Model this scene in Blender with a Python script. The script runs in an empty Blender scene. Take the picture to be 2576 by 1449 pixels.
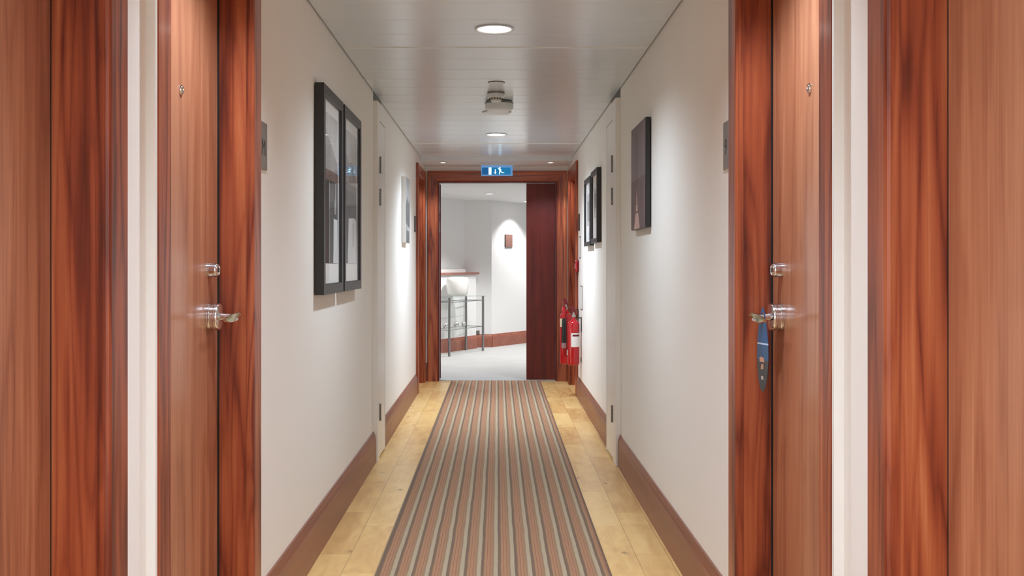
import bpy, bmesh, math, random
from mathutils import Vector, Matrix
random.seed(7)
PI = math.pi
SC = bpy.context.scene
COL = SC.collection

# ------------------------------------------------------------------ colour helpers
def s2l(c):
    c /= 255.0
    return c / 12.92 if c <= 0.04045 else ((c + 0.055) / 1.055) ** 2.4
def rgb(r, g, b): return (s2l(r), s2l(g), s2l(b), 1.0)

# ------------------------------------------------------------------ materials
class NT:
    def __init__(s, name):
        s.m = bpy.data.materials.new(name); s.m.use_nodes = True
        s.t = s.m.node_tree; s.n = s.t.nodes; s.l = s.t.links
        s.b = s.n['Principled BSDF']; s.out = s.n['Material Output']
    def add(s, typ, **kw):
        nd = s.n.new(typ)
        for k, v in kw.items(): setattr(nd, k, v)
        return nd
    def put(s, sock, v):
        if hasattr(v, 'is_output') or isinstance(v, bpy.types.NodeSocket): s.l.new(v, sock)
        else: sock.default_value = v
    def math(s, op, a, b=0.0, c=None, clamp=False):
        nd = s.add('ShaderNodeMath', operation=op, use_clamp=clamp)
        s.put(nd.inputs[0], a); s.put(nd.inputs[1], b)
        if c is not None: s.put(nd.inputs[2], c)
        return nd.outputs[0]
    def ramp(s, fac, stops, interp='LINEAR'):
        nd = s.add('ShaderNodeValToRGB'); cr = nd.color_ramp; cr.interpolation = interp
        while len(cr.elements) < len(stops): cr.elements.new(0.5)
        for e, (p, c) in zip(cr.elements, stops): e.position = p; e.color = c
        s.put(nd.inputs[0], fac); return nd.outputs[0]
    def noise(s, vec, scale, detail=2, rough=0.5, dist=0.0):
        nd = s.add('ShaderNodeTexNoise'); nd.inputs['Scale'].default_value = scale
        nd.inputs['Detail'].default_value = detail; nd.inputs['Roughness'].default_value = rough
        nd.inputs['Distortion'].default_value = dist
        if vec is not None: s.l.new(vec, nd.inputs['Vector'])
        return nd.outputs['Fac']
    def coords(s): return s.add('ShaderNodeTexCoord').outputs['Object']
    def vmap(s, vec, scale=(1, 1, 1), loc=(0, 0, 0)):
        nd = s.add('ShaderNodeMapping'); s.l.new(vec, nd.inputs['Vector'])
        nd.inputs['Scale'].default_value = scale; nd.inputs['Location'].default_value = loc
        return nd.outputs['Vector']
    def randvec(s, vec, k=37.0):
        oi = s.add('ShaderNodeObjectInfo')
        mu = s.math('MULTIPLY', oi.outputs['Random'], k)
        cx = s.add('ShaderNodeCombineXYZ')
        for i in range(3): s.l.new(mu, cx.inputs[i])
        va = s.add('ShaderNodeVectorMath', operation='ADD')
        s.l.new(vec, va.inputs[0]); s.l.new(cx.outputs[0], va.inputs[1]); return va.outputs[0]
    def mix(s, fac, a, b, blend='MIX'):
        nd = s.add('ShaderNodeMix', data_type='RGBA', blend_type=blend)
        s.put(nd.inputs[0], fac); s.put(nd.inputs[6], a); s.put(nd.inputs[7], b)
        return nd.outputs[2]
    def bump(s, h, strength=0.1, dist=0.002):
        nd = s.add('ShaderNodeBump'); nd.inputs['Strength'].default_value = strength
        nd.inputs['Distance'].default_value = dist; s.l.new(h, nd.inputs['Height'])
        s.l.new(nd.outputs[0], s.b.inputs['Normal'])
    def set(s, **kw):
        for k, v in kw.items(): s.put(s.b.inputs[k.replace('_', ' ')], v)

def plain(name, col, rough=0.5, metal=0.0, nscale=60.0, var=0.06, coat=0.0, bump=0.0, emis=None, es=0.0):
    n = NT(name)
    f = n.noise(n.coords(), nscale, 3)
    dk = tuple(c * (1 - var) for c in col[:3]) + (1,)
    lt = tuple(min(1, c * (1 + var)) for c in col[:3]) + (1,)
    n.set(Base_Color=n.mix(f, dk, lt), Roughness=rough, Metallic=metal, Coat_Weight=coat)
    if bump: n.bump(f, bump)
    if emis: n.set(Emission_Color=emis, Emission_Strength=es)
    return n.m

def wood(name, stops, axis=2, scale=1.0, rings=9.0, wr=0.30, wf=0.30, wc=0.40, rough=0.36, coat=0.25, crough=0.16, off=0.0, stretch=0.07):
    n = NT(name)
    v = n.randvec(n.coords())
    def m(k, loc=(0, 0, 0)):
        sc = [1.0, 1.0, 1.0]; sc[axis] = k; return n.vmap(v, tuple(sc), loc)
    # growth figure: contour lines of a stretched noise field give streaks and cathedrals
    a = n.noise(m(stretch), 5.0 * scale, 3.0, 0.42, 0.35)
    ph = n.math('FRACT', n.math('MULTIPLY', a, rings))
    tri = n.math('ABSOLUTE', n.math('MULTIPLY_ADD', ph, 2.0, -1.0))
    line = n.math('POWER', tri, 2.6)                       # narrow dark late-wood lines
    a2 = n.noise(m(stretch * 0.8, (4, 1, 8)), 13.0 * scale, 2.0, 0.45, 0.2)
    ph2 = n.math('FRACT', n.math('MULTIPLY', a2, rings * 0.8))
    line2 = n.math('POWER', n.math('ABSOLUTE', n.math('MULTIPLY_ADD', ph2, 2.0, -1.0)), 2.0)
    f1 = n.noise(m(0.014, (3, 5, 7)), 90.0 * scale, 5.0, 0.65)
    f2 = n.noise(m(0.02, (1, 9, 2)), 330.0, 2.0, 0.6)
    c = n.noise(m(0.05, (11, 3, 5)), 9.0 * scale, 4.0, 0.6)
    # small knots
    vr = n.add('ShaderNodeTexVoronoi'); n.l.new(m(0.42, (7, 2, 9)), vr.inputs['Vector']); vr.inputs['Scale'].default_value = 5.5
    kn = n.math('SUBTRACT', 1.0, n.math('MULTIPLY', vr.outputs['Distance'], 9.0), clamp=True)
    t = n.math('MULTIPLY', line, -wr)
    t = n.math('MULTIPLY_ADD', line2, -wr * 0.5, t)
    t = n.math('MULTIPLY_ADD', n.math('SUBTRACT', f1, 0.5), wf * 2.0, t)
    t = n.math('MULTIPLY_ADD', n.math('SUBTRACT', f2, 0.5), 0.22, t)
    t = n.math('MULTIPLY_ADD', n.math('SUBTRACT', c, 0.5), wc * 2.4, t)
    t = n.math('MULTIPLY_ADD', kn, -0.22, t)
    t = n.math('ADD', t, 0.54 + 0.38 * wr + off)
    n.set(Base_Color=n.ramp(t, stops), Roughness=n.math('MULTIPLY_ADD', f1, 0.14, rough - 0.07),
          Coat_Weight=coat, Coat_Roughness=crough)
    n.bump(f1, 0.08, 0.001)
    return n.m

W_STOPS = [(0.0, rgb(70, 26, 17)), (0.30, rgb(116, 47, 27)), (0.54, rgb(154, 74, 44)), (0.78, rgb(178, 98, 60)), (1.0, rgb(214, 148, 102))]
V_STOPS = [(0.0, rgb(122, 66, 44)), (0.35, rgb(160, 98, 68)), (0.62, rgb(184, 122, 88)), (1.0, rgb(212, 158, 120))]
M = {}
M['wood'] = wood('walnut_solid', W_STOPS, 2, 1.0, 10.0, wr=0.38, wf=0.25, wc=0.40)
M['woody'] = wood('walnut_along', W_STOPS, 1, 1.0, 8.0)
M['woodx'] = wood('walnut_across', W_STOPS, 0, 1.0, 8.0)
M['veneer'] = wood('walnut_veneer', V_STOPS, 2, 1.5, 6.0, wr=0.18, wf=0.30, wc=0.36, rough=0.34, coat=0.3, crough=0.12)
M['veneer_deep'] = wood('walnut_veneer_deep', V_STOPS, 2, 1.5, 6.0, wr=0.2, wf=0.30, wc=0.4, rough=0.36, coat=0.2, crough=0.14, off=-0.16)  # darker copy of the veneer; shade on the left leaf put into its colour
M['mahog'] = wood('mahogany', [(0.0, rgb(56, 12, 10)), (0.5, rgb(96, 26, 20)), (1.0, rgb(124, 42, 30))], 2, 1.3, 5, wr=0.2, rough=0.5, coat=0.08)
B_STOPS = [(0.0, rgb(96, 50, 34)), (0.5, rgb(132, 76, 52)), (1.0, rgb(162, 100, 70))]
M['base'] = wood('baseboard_wood', B_STOPS, 1, 1.0, 4, wr=0.15, wf=0.25, wc=0.4, rough=0.42, coat=0.1)
M['paint'] = plain('wall_paint', rgb(240, 237, 231), 0.75, nscale=220, var=0.012, bump=0.03)
M['lobby'] = plain('lobby_paint', rgb(230, 230, 230), 0.75, nscale=180, var=0.012, bump=0.03)
M['gloss'] = plain('white_gloss', rgb(236, 234, 229), 0.32, nscale=30, var=0.01)
M['ceil'] = plain('ceiling_metal', rgb(218, 229, 238), 0.24, nscale=5, var=0.015)
M['soffit'] = plain('plaster_white', rgb(224, 233, 240), 0.7, nscale=90, var=0.012)
M['dark'] = plain('void_dark', rgb(52, 48, 45), 0.9)
M['black'] = plain('black_frame', rgb(38, 38, 39), 0.42, nscale=90, var=0.15)
M['grey'] = plain('grey_frame', rgb(62, 62, 62), 0.4, nscale=90, var=0.15)
M['mat'] = plain('mount_board', rgb(232, 230, 226), 0.8, nscale=300, var=0.01)
M['steel'] = plain('brushed_steel', rgb(176, 172, 168), 0.34, 1.0, nscale=140, var=0.08)
M['satin'] = plain('satin_chrome', rgb(222, 222, 224), 0.16, 1.0, nscale=80, var=0.03)
M['chrome'] = plain('polished_chrome', rgb(232, 232, 234), 0.06, 1.0, var=0.02)
M['brass'] = plain('aged_nickel', rgb(206, 196, 170), 0.22, 1.0, var=0.06)
M['tube'] = plain('table_tube', rgb(150, 152, 152), 0.28, 1.0, var=0.05)
M['plate'] = plain('sign_plate', rgb(142, 134, 128), 0.45, 0.3, nscale=120, var=0.05)
M['ink'] = plain('ink', rgb(34, 34, 32), 0.5)
M['darkplate'] = plain('dark_plate', rgb(58, 50, 46), 0.45)
M['hinge'] = plain('hinge_metal', rgb(132, 130, 126), 0.35, 0.85, nscale=220, var=0.2)
M['red'] = plain('red_enamel', rgb(172, 6, 20), 0.22, nscale=20, var=0.05, coat=0.4)
M['dred'] = plain('dark_red_plastic', rgb(104, 6, 22), 0.35, nscale=40, var=0.08)
M['cream'] = plain('cream_label', rgb(214, 196, 160), 0.6)
M['wlabel'] = plain('white_label', rgb(226, 222, 220), 0.5)
M['rubber'] = plain('black_rubber', rgb(24, 27, 26), 0.5, nscale=160, var=0.2)
M['grip'] = plain('grey_grip', rgb(150, 118, 120), 0.5)
M['plastic'] = plain('white_plastic', rgb(220, 225, 228), 0.4, nscale=50, var=0.01)
M['vent'] = plain('grey_slot', rgb(60, 60, 58), 0.6)
M['ceramic'] = plain('white_ceramic', rgb(240, 239, 236), 0.25, nscale=12, var=0.01, coat=0.4)
M['plaque'] = plain('brown_plaque', rgb(128, 92, 84), 0.5, nscale=40, var=0.1)
M['cap'] = wood('cap_wood', [(0, rgb(128, 84, 76)), (1, rgb(168, 118, 106))], 1, 1.0, 3, rough=0.4)
M['lbase'] = wood('lobby_baseboard', [(0.0, rgb(126, 66, 54)), (0.5, rgb(152, 88, 70)), (1.0, rgb(172, 110, 88))], 1, 1.0, 4, wr=0.15, rough=0.42)

def emit(name, col, st, base=None):
    n = NT(name); n.set(Base_Color=base or col, Emission_Color=col, Emission_Strength=st, Roughness=0.4); return n.m
M['lamp'] = emit('lamp_glow', (1.0, 0.97, 0.93, 1), 6.0)
M['lamp_s'] = emit('lamp_glow_small', (1.0, 0.97, 0.93, 1), 5.0)
M['sg_blue'] = emit('sign_blue', rgb(4, 118, 172), 0.5, rgb(6, 70, 110))
M['sg_deep'] = emit('sign_deep_blue', rgb(6, 84, 142), 0.42)
M['sg_pale'] = emit('sign_pale_edge', rgb(112, 170, 226), 0.30, rgb(90, 130, 180))
M['sg_white'] = emit('sign_white', rgb(214, 246, 255), 0.75)

def glass(name, tint=(1, 1, 1, 1), gloss=0.02, ior=1.5):
    n = NT(name); n.n.remove(n.b)
    tr = n.add('ShaderNodeBsdfTransparent'); tr.inputs[0].default_value = tint
    gl = n.add('ShaderNodeBsdfGlossy'); gl.inputs['Roughness'].default_value = gloss
    lw = n.add('ShaderNodeLayerWeight'); lw.inputs['Blend'].default_value = 0.5
    fr = n.math('MULTIPLY_ADD', n.math('POWER', lw.outputs['Facing'], 5.0), 0.27, 0.02)
    mx = n.add('ShaderNodeMixShader')
    n.l.new(fr, mx.inputs[0]); n.l.new(tr.outputs[0], mx.inputs[1]); n.l.new(gl.outputs[0], mx.inputs[2])
    n.l.new(mx.outputs[0], n.out.inputs[0]); return n.m
M['pane'] = glass('picture_glass')
M['tglass'] = glass('table_glass', (0.93, 0.96, 0.95, 1))

def mat_floor():
    n = NT('oak_planks'); v = n.coords()
    sx = n.add('ShaderNodeSeparateXYZ'); n.l.new(v, sx.inputs[0])
    cx = n.add('ShaderNodeCombineXYZ')
    n.l.new(n.math('ADD', sx.outputs[1], 20.0), cx.inputs[0])
    n.l.new(n.math('ADD', sx.outputs[0], 0.6255 + 0.135 * 20), cx.inputs[1])
    br = n.add('ShaderNodeTexBrick'); n.l.new(cx.outputs[0], br.inputs['Vector'])
    br.offset = 0.37; br.offset_frequency = 2; br.squash = 0.72; br.squash_frequency = 3
    br.inputs['Scale'].default_value = 1.0; br.inputs['Brick Width'].default_value = 0.74
    br.inputs['Row Height'].default_value = 0.135; br.inputs['Mortar Size'].default_value = 0.0011
    br.inputs['Mortar Smooth'].default_value = 0.3; br.inputs['Bias'].default_value = 0.0
    br.inputs['Color1'].default_value = (0, 0, 0, 1); br.inputs['Color2'].default_value = (1, 1, 1, 1)
    br.inputs['Mortar'].default_value = (0.5, 0.5, 0.5, 1)
    tone = n.math('ADD', br.outputs['Color'], 0.0)
    # shift the grain per plank
    vo = n.add('ShaderNodeCombineXYZ'); n.l.new(n.math('MULTIPLY', tone, 9.0), vo.inputs[2])
    va = n.add('ShaderNodeVectorMath', operation='ADD'); n.l.new(v, va.inputs[0]); n.l.new(vo.outputs[0], va.inputs[1])
    g = n.noise(n.vmap(va.outputs[0], (1, 0.09, 1)), 26, 4, 0.6, 0.4)
    cloud = n.noise(n.vmap(va.outputs[0], (1, 0.4, 1)), 8, 5, 0.6, 1.2)
    t = n.math('MULTIPLY_ADD', tone, 0.30, n.math('MULTIPLY', g, 0.45))
    t = n.math('MULTIPLY_ADD', cloud, 0.72, t)
    t = n.math('SUBTRACT', t, 0.20)
    col = n.ramp(t, [(0.0, rgb(158, 106, 62)), (0.35, rgb(212, 164, 102)), (0.65, rgb(236, 196, 128)), (1.0, rgb(240, 206, 152))])
    vr = n.add('ShaderNodeTexVoronoi'); n.l.new(n.vmap(va.outputs[0], (1, 0.62, 1)), vr.inputs['Vector']); vr.inputs['Scale'].default_value = 5.2
    vn = n.math('MULTIPLY_ADD', n.noise(va.outputs[0], 60, 2), 0.09, vr.outputs['Distance'])
    kn = n.ramp(vn, [(0.075, (1, 1, 1, 1)), (0.15, (0, 0, 0, 1))])
    col = n.mix(n.math('MULTIPLY', kn, 0.62), col, rgb(104, 68, 40))
    col = n.mix(n.math('MULTIPLY', br.outputs['Fac'], 0.75), col, rgb(92, 62, 36))
    n.set(Base_Color=col, Roughness=n.math('MULTIPLY_ADD', g, 0.15, 0.28), Coat_Weight=0.12, Coat_Roughness=0.2)
    n.bump(n.math('SUBTRACT', n.math('MULTIPLY', g, 0.15), br.outputs['Fac']), 0.15, 0.001)
    return n.m
M['floor'] = mat_floor()

def mat_runner():
    n = NT('striped_runner'); v = n.coords()
    sx = n.add('ShaderNodeSeparateXYZ'); n.l.new(v, sx.inputs[0])
    wob = n.noise(n.vmap(v, (3, 1.6, 1)), 1.6, 2)
    wob2 = n.noise(n.vmap(v, (1, 1, 1)), 55, 2)
    x = n.math('MULTIPLY_ADD', n.math('SUBTRACT', wob, 0.5), 0.008, sx.outputs[0])
    x = n.math('MULTIPLY_ADD', n.math('SUBTRACT', wob2, 0.5), 0.004, x)
    f = n.math('FRACT', n.math('DIVIDE', n.math('ADD', x, 0.417 + 0.007 + 0.0687 * 10), 0.0687))
    cream, dk, tan, tan2, ln = rgb(174, 156, 128), rgb(108, 84, 64), rgb(164, 122, 86), rgb(172, 118, 86), rgb(122, 76, 50)
    col = n.ramp(f, [(0.0, cream), (0.18, cream), (0.23, dk), (0.37, rgb(120, 92, 68)), (0.43, tan), (0.53, tan2), (0.555, ln), (0.58, tan),
                     (0.70, tan2), (0.74, rgb(138, 92, 62)), (0.78, tan), (0.90, rgb(150, 114, 82)), (0.95, rgb(146, 114, 86)), (0.985, cream)])
    sp = n.noise(n.vmap(v, (1, 0.55, 1)), 420, 2, 0.7)
    sp2 = n.noise(n.vmap(v, (1, 0.05, 1)), 240, 2, 0.6)
    k = n.math('ADD', n.math('MULTIPLY_ADD', sp, 0.55, 0.60), n.math('MULTIPLY', sp2, 0.25))
    kc = n.add('ShaderNodeCombineXYZ')
    for i in range(3): n.l.new(k, kc.inputs[i])
    col = n.mix(1.0, col, kc.outputs[0], 'MULTIPLY')
    edge = n.math('GREATER_THAN', n.math('ABSOLUTE', n.math('ADD', sx.outputs[0], 0.0155)), 0.459)
    col = n.mix(n.math('MULTIPLY', edge, 0.8), col, rgb(98, 72, 56))
    n.set(Base_Color=col, Roughness=0.95); n.b.inputs['Sheen Weight'].default_value = 0.15
    n.bump(n.math('ADD', sp, n.math('MULTIPLY', sp2, 0.6)), 0.5, 0.003)
    return n.m
M['runner'] = mat_runner()
def mat_carpet():
    n = NT('grey_carpet'); v = n.coords()
    f = n.noise(v, 300, 3, 0.7); g = n.noise(v, 2.5, 3)
    n.set(Base_Color=n.mix(n.math('MULTIPLY_ADD', g, 0.4, n.math('MULTIPLY', f, 0.6)), rgb(158, 158, 156), rgb(200, 200, 199)), Roughness=0.95)
    n.bump(f, 0.4, 0.003); return n.m
M['carpet'] = mat_carpet()

def mat_hanger():
    n = NT('door_hanger_print'); v = n.coords()
    sx = n.add('ShaderNodeSeparateXYZ'); n.l.new(v, sx.inputs[0])
    z = n.math('DIVIDE', sx.outputs[2], 0.25)
    col = n.ramp(z, [(0.0, rgb(52, 54, 58)), (0.34, rgb(60, 58, 60)), (0.375, rgb(34, 84, 128)), (0.54, rgb(28, 82, 132)), (0.555, rgb(196, 218, 238)), (0.575, rgb(28, 84, 138)), (1.0, rgb(36, 100, 152))], 'CONSTANT')
    n.set(Base_Color=col, Roughness=0.3, Coat_Weight=0.3); return n.m
M['hang'] = mat_hanger()
M['peach'] = plain('peach_print', rgb(216, 168, 144), 0.5)
M['paper'] = plain('pale_print', rgb(206, 204, 202), 0.5)

def mat_photo(name, lo, hi, sc=(6, 6, 3), k=1.0, loc=(0, 0, 0)):
    n = NT(name); f = n.noise(n.vmap(n.randvec(n.coords()), sc, loc), 1.6, 4, 0.55, 0.5)
    n.set(Base_Color=n.ramp(f, [(0.3, lo), (0.7, hi)]), Roughness=0.55); return n.m
M['p_sky'] = mat_photo('photo_pale_sky', rgb(176, 173, 168), rgb(206, 203, 199))
M['p_mid'] = mat_photo('photo_mid_grey', rgb(128, 126, 122), rgb(172, 169, 165))
M['p_dark'] = mat_photo('photo_charcoal', rgb(30, 30, 30), rgb(50, 50, 50))
M['p_gown'] = mat_photo('photo_pale_cloth', rgb(196, 196, 196), rgb(222, 222, 222), (20, 20, 2))
M['p_stripe'] = mat_photo('photo_dark_brown', rgb(84, 72, 66), rgb(112, 98, 90))
M['p_mauve'] = mat_photo('canvas_mauve', rgb(96, 80, 84), rgb(128, 112, 114), (4, 4, 2))
M['p_plum'] = mat_photo('canvas_plum', rgb(84, 62, 62), rgb(108, 84, 82), (4, 4, 2))
M['p_spire'] = mat_photo('canvas_spire', rgb(176, 136, 124), rgb(206, 170, 156), (30, 30, 30))
M['p_cgrey'] = mat_photo('canvas_grey', rgb(126, 124, 122), rgb(170, 168, 166), (8, 8, 3))
M['p_cdark'] = mat_photo('canvas_dark_grey', rgb(70, 70, 70), rgb(110, 109, 108), (14, 14, 6))

# ------------------------------------------------------------------ mesh helpers
class MB:
    def __init__(s): s.v = []; s.f = []; s.mi = []; s.cur = 0; s.sm = []
    def add(s, vs, fs, smooth=False):
        b = len(s.v); s.v += [tuple(x) for x in vs]
        for f in fs: s.f.append(tuple(b + i for i in f)); s.mi.append(s.cur); s.sm.append(smooth)
        return s
    def box(s, x0, x1, y0, y1, z0, z1, bev=0.0, seg=2):
        x0, x1 = sorted((x0, x1)); y0, y1 = sorted((y0, y1)); z0, z1 = sorted((z0, z1))
        if bev <= 0:
            vs = [(x, y, z) for x in (x0, x1) for y in (y0, y1) for z in (z0, z1)]
            return s.add(vs, [(0, 1, 3, 2), (4, 6, 7, 5), (0, 4, 5, 1), (2, 3, 7, 6), (0, 2, 6, 4), (1, 5, 7, 3)])
        bm = bmesh.new(); bmesh.ops.create_cube(bm, size=1.0)
        for v in bm.verts: v.co = Vector(((x0 + x1) / 2 + v.co.x * (x1 - x0), (y0 + y1) / 2 + v.co.y * (y1 - y0), (z0 + z1) / 2 + v.co.z * (z1 - z0)))
        bmesh.ops.bevel(bm, geom=bm.edges[:], offset=bev, segments=seg, profile=0.5, affect='EDGES')
        return s.bm(bm)
    def bm(s, bm, smooth=False):
        bm.verts.index_update()
        s.add([v.co.copy() for v in bm.verts], [[v.index for v in f.verts] for f in bm.faces], smooth); bm.free(); return s
    def prism(s, poly, axis, a, b):
        """poly: 2-D outline; extruded along axis between a and b. axis 'x': (y,z); 'y': (x,z); 'z': (x,y)"""
        def P(p, t): return {'x': (t, p[0], p[1]), 'y': (p[0], t, p[1]), 'z': (p[0], p[1], t)}[axis]
        n = len(poly); vs = [P(p, a) for p in poly] + [P(p, b) for p in poly]
        fs = [tuple(range(n)), tuple(range(2 * n - 1, n - 1, -1))] + [(i, i + n, (i + 1) % n + n, (i + 1) % n) for i in range(n)]
        return s.add(vs, fs)
    def tube(s, pts, r, n=14, cap=True, smooth=True):
        pts = [Vector(p) for p in pts]; rs = r if isinstance(r, (list, tuple)) else [r] * len(pts)
        vs = []; ref = None
        for i, p in enumerate(pts):
            d = (pts[min(i + 1, len(pts) - 1)] - pts[max(i - 1, 0)]).normalized()
            if ref is None: ref = Vector((0, 0, 1)) if abs(d.z) < 0.9 else Vector((1, 0, 0))
            u = (ref - d * ref.dot(d)).normalized(); w = d.cross(u); ref = u
            vs += [p + (u * math.cos(2 * PI * k / n) + w * math.sin(2 * PI * k / n)) * rs[i] for k in range(n)]
        fs = [(i * n + k, i * n + (k + 1) % n, (i + 1) * n + (k + 1) % n, (i + 1) * n + k) for i in range(len(pts) - 1) for k in range(n)]
        s.add(vs, fs, smooth)
        if cap:
            b = len(s.v) - len(vs)
            s.f.append(tuple(b + k for k in range(n - 1, -1, -1))); s.mi.append(s.cur); s.sm.append(False)
            s.f.append(tuple(b + (len(pts) - 1) * n + k for k in range(n))); s.mi.append(s.cur); s.sm.append(False)
        return s
    def lathe(s, prof, o, ax=(0, 0, 1), n=40, smooth=True, close=False):
        """prof: (r, h) pairs along the axis from o"""
        ax = Vector(ax).normalized(); u = ax.orthogonal().normalized(); w = ax.cross(u); o = Vector(o); vs = []
        for r, h in prof: vs += [o + ax * h + (u * math.cos(2 * PI * k / n) + w * math.sin(2 * PI * k / n)) * max(r, 1e-5) for k in range(n)]
        m = len(prof)
        fs = [(i * n + k, i * n + (k + 1) % n, (i + 1) * n + (k + 1) % n, (i + 1) * n + k) for i in range(m - 1) for k in range(n)]
        if close: fs += [((m - 1) * n + k, (m - 1) * n + (k + 1) % n, (k + 1) % n, k) for k in range(n)]
        return s.add(vs, fs, smooth)
    def quad(s, a, b, c, d): return s.add([a, b, c, d], [(0, 1, 2, 3)])
    def build(s, name, mats, parent=None, fix=True, autosm=True, merge=False):
        if not isinstance(mats, (list, tuple)): mats = [mats]
        off = Vector((0, 0, 0)); p = parent
        while p is not None: off += p.location; p = p.parent
        me = bpy.data.meshes.new(name)
        me.from_pydata([tuple(Vector(v) - off) for v in s.v], [], s.f)
        for m in mats: me.materials.append(m)
        for p_, i, sm in zip(me.polygons, s.mi, s.sm): p_.material_index = i; p_.use_smooth = sm
        if fix:
            bm = bmesh.new(); bm.from_mesh(me)
            if merge: bmesh.ops.remove_doubles(bm, verts=bm.verts[:], dist=1e-5)
            bmesh.ops.recalc_face_normals(bm, faces=bm.faces[:]); bm.to_mesh(me); bm.free()
        o = bpy.data.objects.new(name, me); COL.objects.link(o)
        if parent is not None: o.parent = parent
        if any(s.sm) and autosm:
            try: me.set_sharp_from_angle(angle=math.radians(38))
            except Exception: pass
        return o

def thing(name, label, cat, loc, group=None):
    o = bpy.data.objects.new(name, None); COL.objects.link(o); o.location = loc; o.empty_display_size = 0.05
    o['label'] = label; o['category'] = cat
    if group: o['group'] = group
    return o
def tag(o, label, cat, group=None):
    o['label'] = label; o['category'] = cat
    if group: o['group'] = group
    return o
def struct(o): o['kind'] = 'structure'; return o
def sempty(name, loc):
    o = bpy.data.objects.new(name, None); COL.objects.link(o); o.location = loc; o.empty_display_size = 0.05
    return struct(o)
def text_mb(ch, size, fn, mb):
    cu = bpy.data.curves.new('glyph', 'FONT'); cu.body = ch; cu.size = 1.0; cu.extrude = 0.0; cu.resolution_u = 6
    ob = bpy.data.objects.new('glyph', cu); COL.objects.link(ob)
    dg = bpy.context.evaluated_depsgraph_get(); me = ob.evaluated_get(dg).to_mesh()
    xs = [v.co.x for v in me.vertices]; ys = [v.co.y for v in me.vertices]
    x0, x1, y0, y1 = min(xs), max(xs), min(ys), max(ys); k = size / (y1 - y0)
    vs = [fn((v.co.x - x0) * k, (v.co.y - y0) * k) for v in me.vertices]; fs = [tuple(p.vertices) for p in me.polygons]
    w = (x1 - x0) * k
    ob.evaluated_get(dg).to_mesh_clear(); bpy.data.objects.remove(ob); bpy.data.curves.remove(cu)
    mb.add(vs, fs); return w

# ------------------------------------------------------------------ dimensions (metres); camera at the origin looking along +Y
EYE = 1.24
WL, WR = 0.775, 0.755           # half widths, left and right wall
CEIL = 2.31; VOID = 2.42
YEND = 10.93; YBACK = -2.4
DOOR_H = 2.10
SIDE = {'left': (-1, WL), 'right': (1, WR)}
def PX(side, v):                 # v: distance out of the wall into the corridor
    sg, w = SIDE[side]; return sg * (w - v)

near_doors = {'left': [(1.21, 2.00), (2.40, 3.19)], 'right': [(1.15, 1.94), (2.371, 3.17)]}
end_doors = {'left': (9.95, 10.78), 'right': (9.75, 10.60)}
cupboards = {'left': (6.45, 6.885), 'right': (6.33, 6.865)}
CW = 0.107                       # casing width
CV = 0.023                       # casing projection

# ------------------------------------------------------------------ walls
def comb(y0, y1, notches, top):
    pts = [(y0, 0.0)]
    for a, b, h in sorted(notches): pts += [(a, 0.0), (a, h), (b, h), (b, 0.0)]
    pts += [(y1, 0.0), (y1, top), (y0, top)]
    return pts
for side in ('left', 'right'):
    nt = [(a, b, DOOR_H) for a, b in near_doors[side]] + [(end_doors[side][0], end_doors[side][1], DOOR_H)]
    nt += [(cupboards[side][0], cupboards[side][1], VOID - 0.02)]
    struct(MB().prism(comb(YBACK, YEND, nt, VOID), 'x', PX(side, 0), PX(side, -0.2)).build('wall_' + side, M['paint']))
XL_LOB, XR_LOB = -2.8, 3.2
struct(MB().prism(comb(XL_LOB, XR_LOB, [(-0.632, 0.632, 2.115)], VOID), 'y', YEND, YEND + 0.12).build('wall_end', M['paint']))
struct(MB().box(-WL - .2, WR + .2, YBACK - .1, YBACK, 0, VOID).build('wall_back', M['paint']))
# white plaster beads just before the second door on both sides
struct(MB().box(PX('left', 0), PX('left', CV - .002), 2.280, 2.2925, 0, CEIL - 0.004).build('trim_1', M['gloss']))
struct(MB().box(PX('right', 0), PX('right', CV - .001), 2.250, 2.2635, 0, CEIL - 0.004).build('trim_2', M['gloss']))

# ------------------------------------------------------------------ floor and runner
struct(MB().box(-1.1, 1.1, YBACK - .1, YEND + 0.03, -0.05, 0).build('floor', M['floor']))
rm = MB()
nx, ny = 24, 60
RX0, RX1, RY0, RY1 = -0.4865, 0.4555, YBACK + .05, 10.945
rm.box(RX0, RX1, RY0, RY1, 0.0004, 0.007, 0.002, 2)
tag(rm.build('carpet_runner', M['runner']), 'long striped brown and cream runner lying on the oak floor', 'runner')
struct(MB().box(-0.617, 0.617, YEND + 0.018, YEND + 0.05, 0.0, 0.0045).build('trim_3', M['steel']))

# ------------------------------------------------------------------ ceiling
def cut(ob, discs, z0, z1):
    cs = []
    for x, y, r in discs:
        c = MB().lathe([(0, z0), (r, z0), (r, z1), (0, z1)], (x, y, 0), n=48, smooth=False).build('cutter', M['dark'], merge=True)
        md = ob.modifiers.new('hole', 'BOOLEAN'); md.operation = 'DIFFERENCE'; md.object = c; md.solver = 'EXACT'; cs.append(c)
    dg = bpy.context.evaluated_depsgraph_get(); dg.update()
    me = bpy.data.meshes.new_from_object(ob.evaluated_get(dg)); ob.modifiers.clear(); old = ob.data; ob.data = me
    bpy.data.meshes.remove(old)
    for c in cs: bpy.data.objects.remove(c)
YSOF = 10.34
lights_main = [(-0.013, 4.70), (-0.008, 8.53), (-0.013, 0.87), (-0.013, -1.6)]  # the last lamp is unseen, added behind the camera as fill
prof = []
pitch = 0.2907; y = 5.11 - 26 * pitch; ys = []
while y < YSOF: ys.append(y); y += pitch
pts = [(YBACK, CEIL)]
for yy in ys:
    if yy - 0.004 > YBACK and yy + .004 < YSOF: pts += [(yy - 0.0035, CEIL), (yy, CEIL + 0.0035), (yy + 0.0035, CEIL)]
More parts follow.
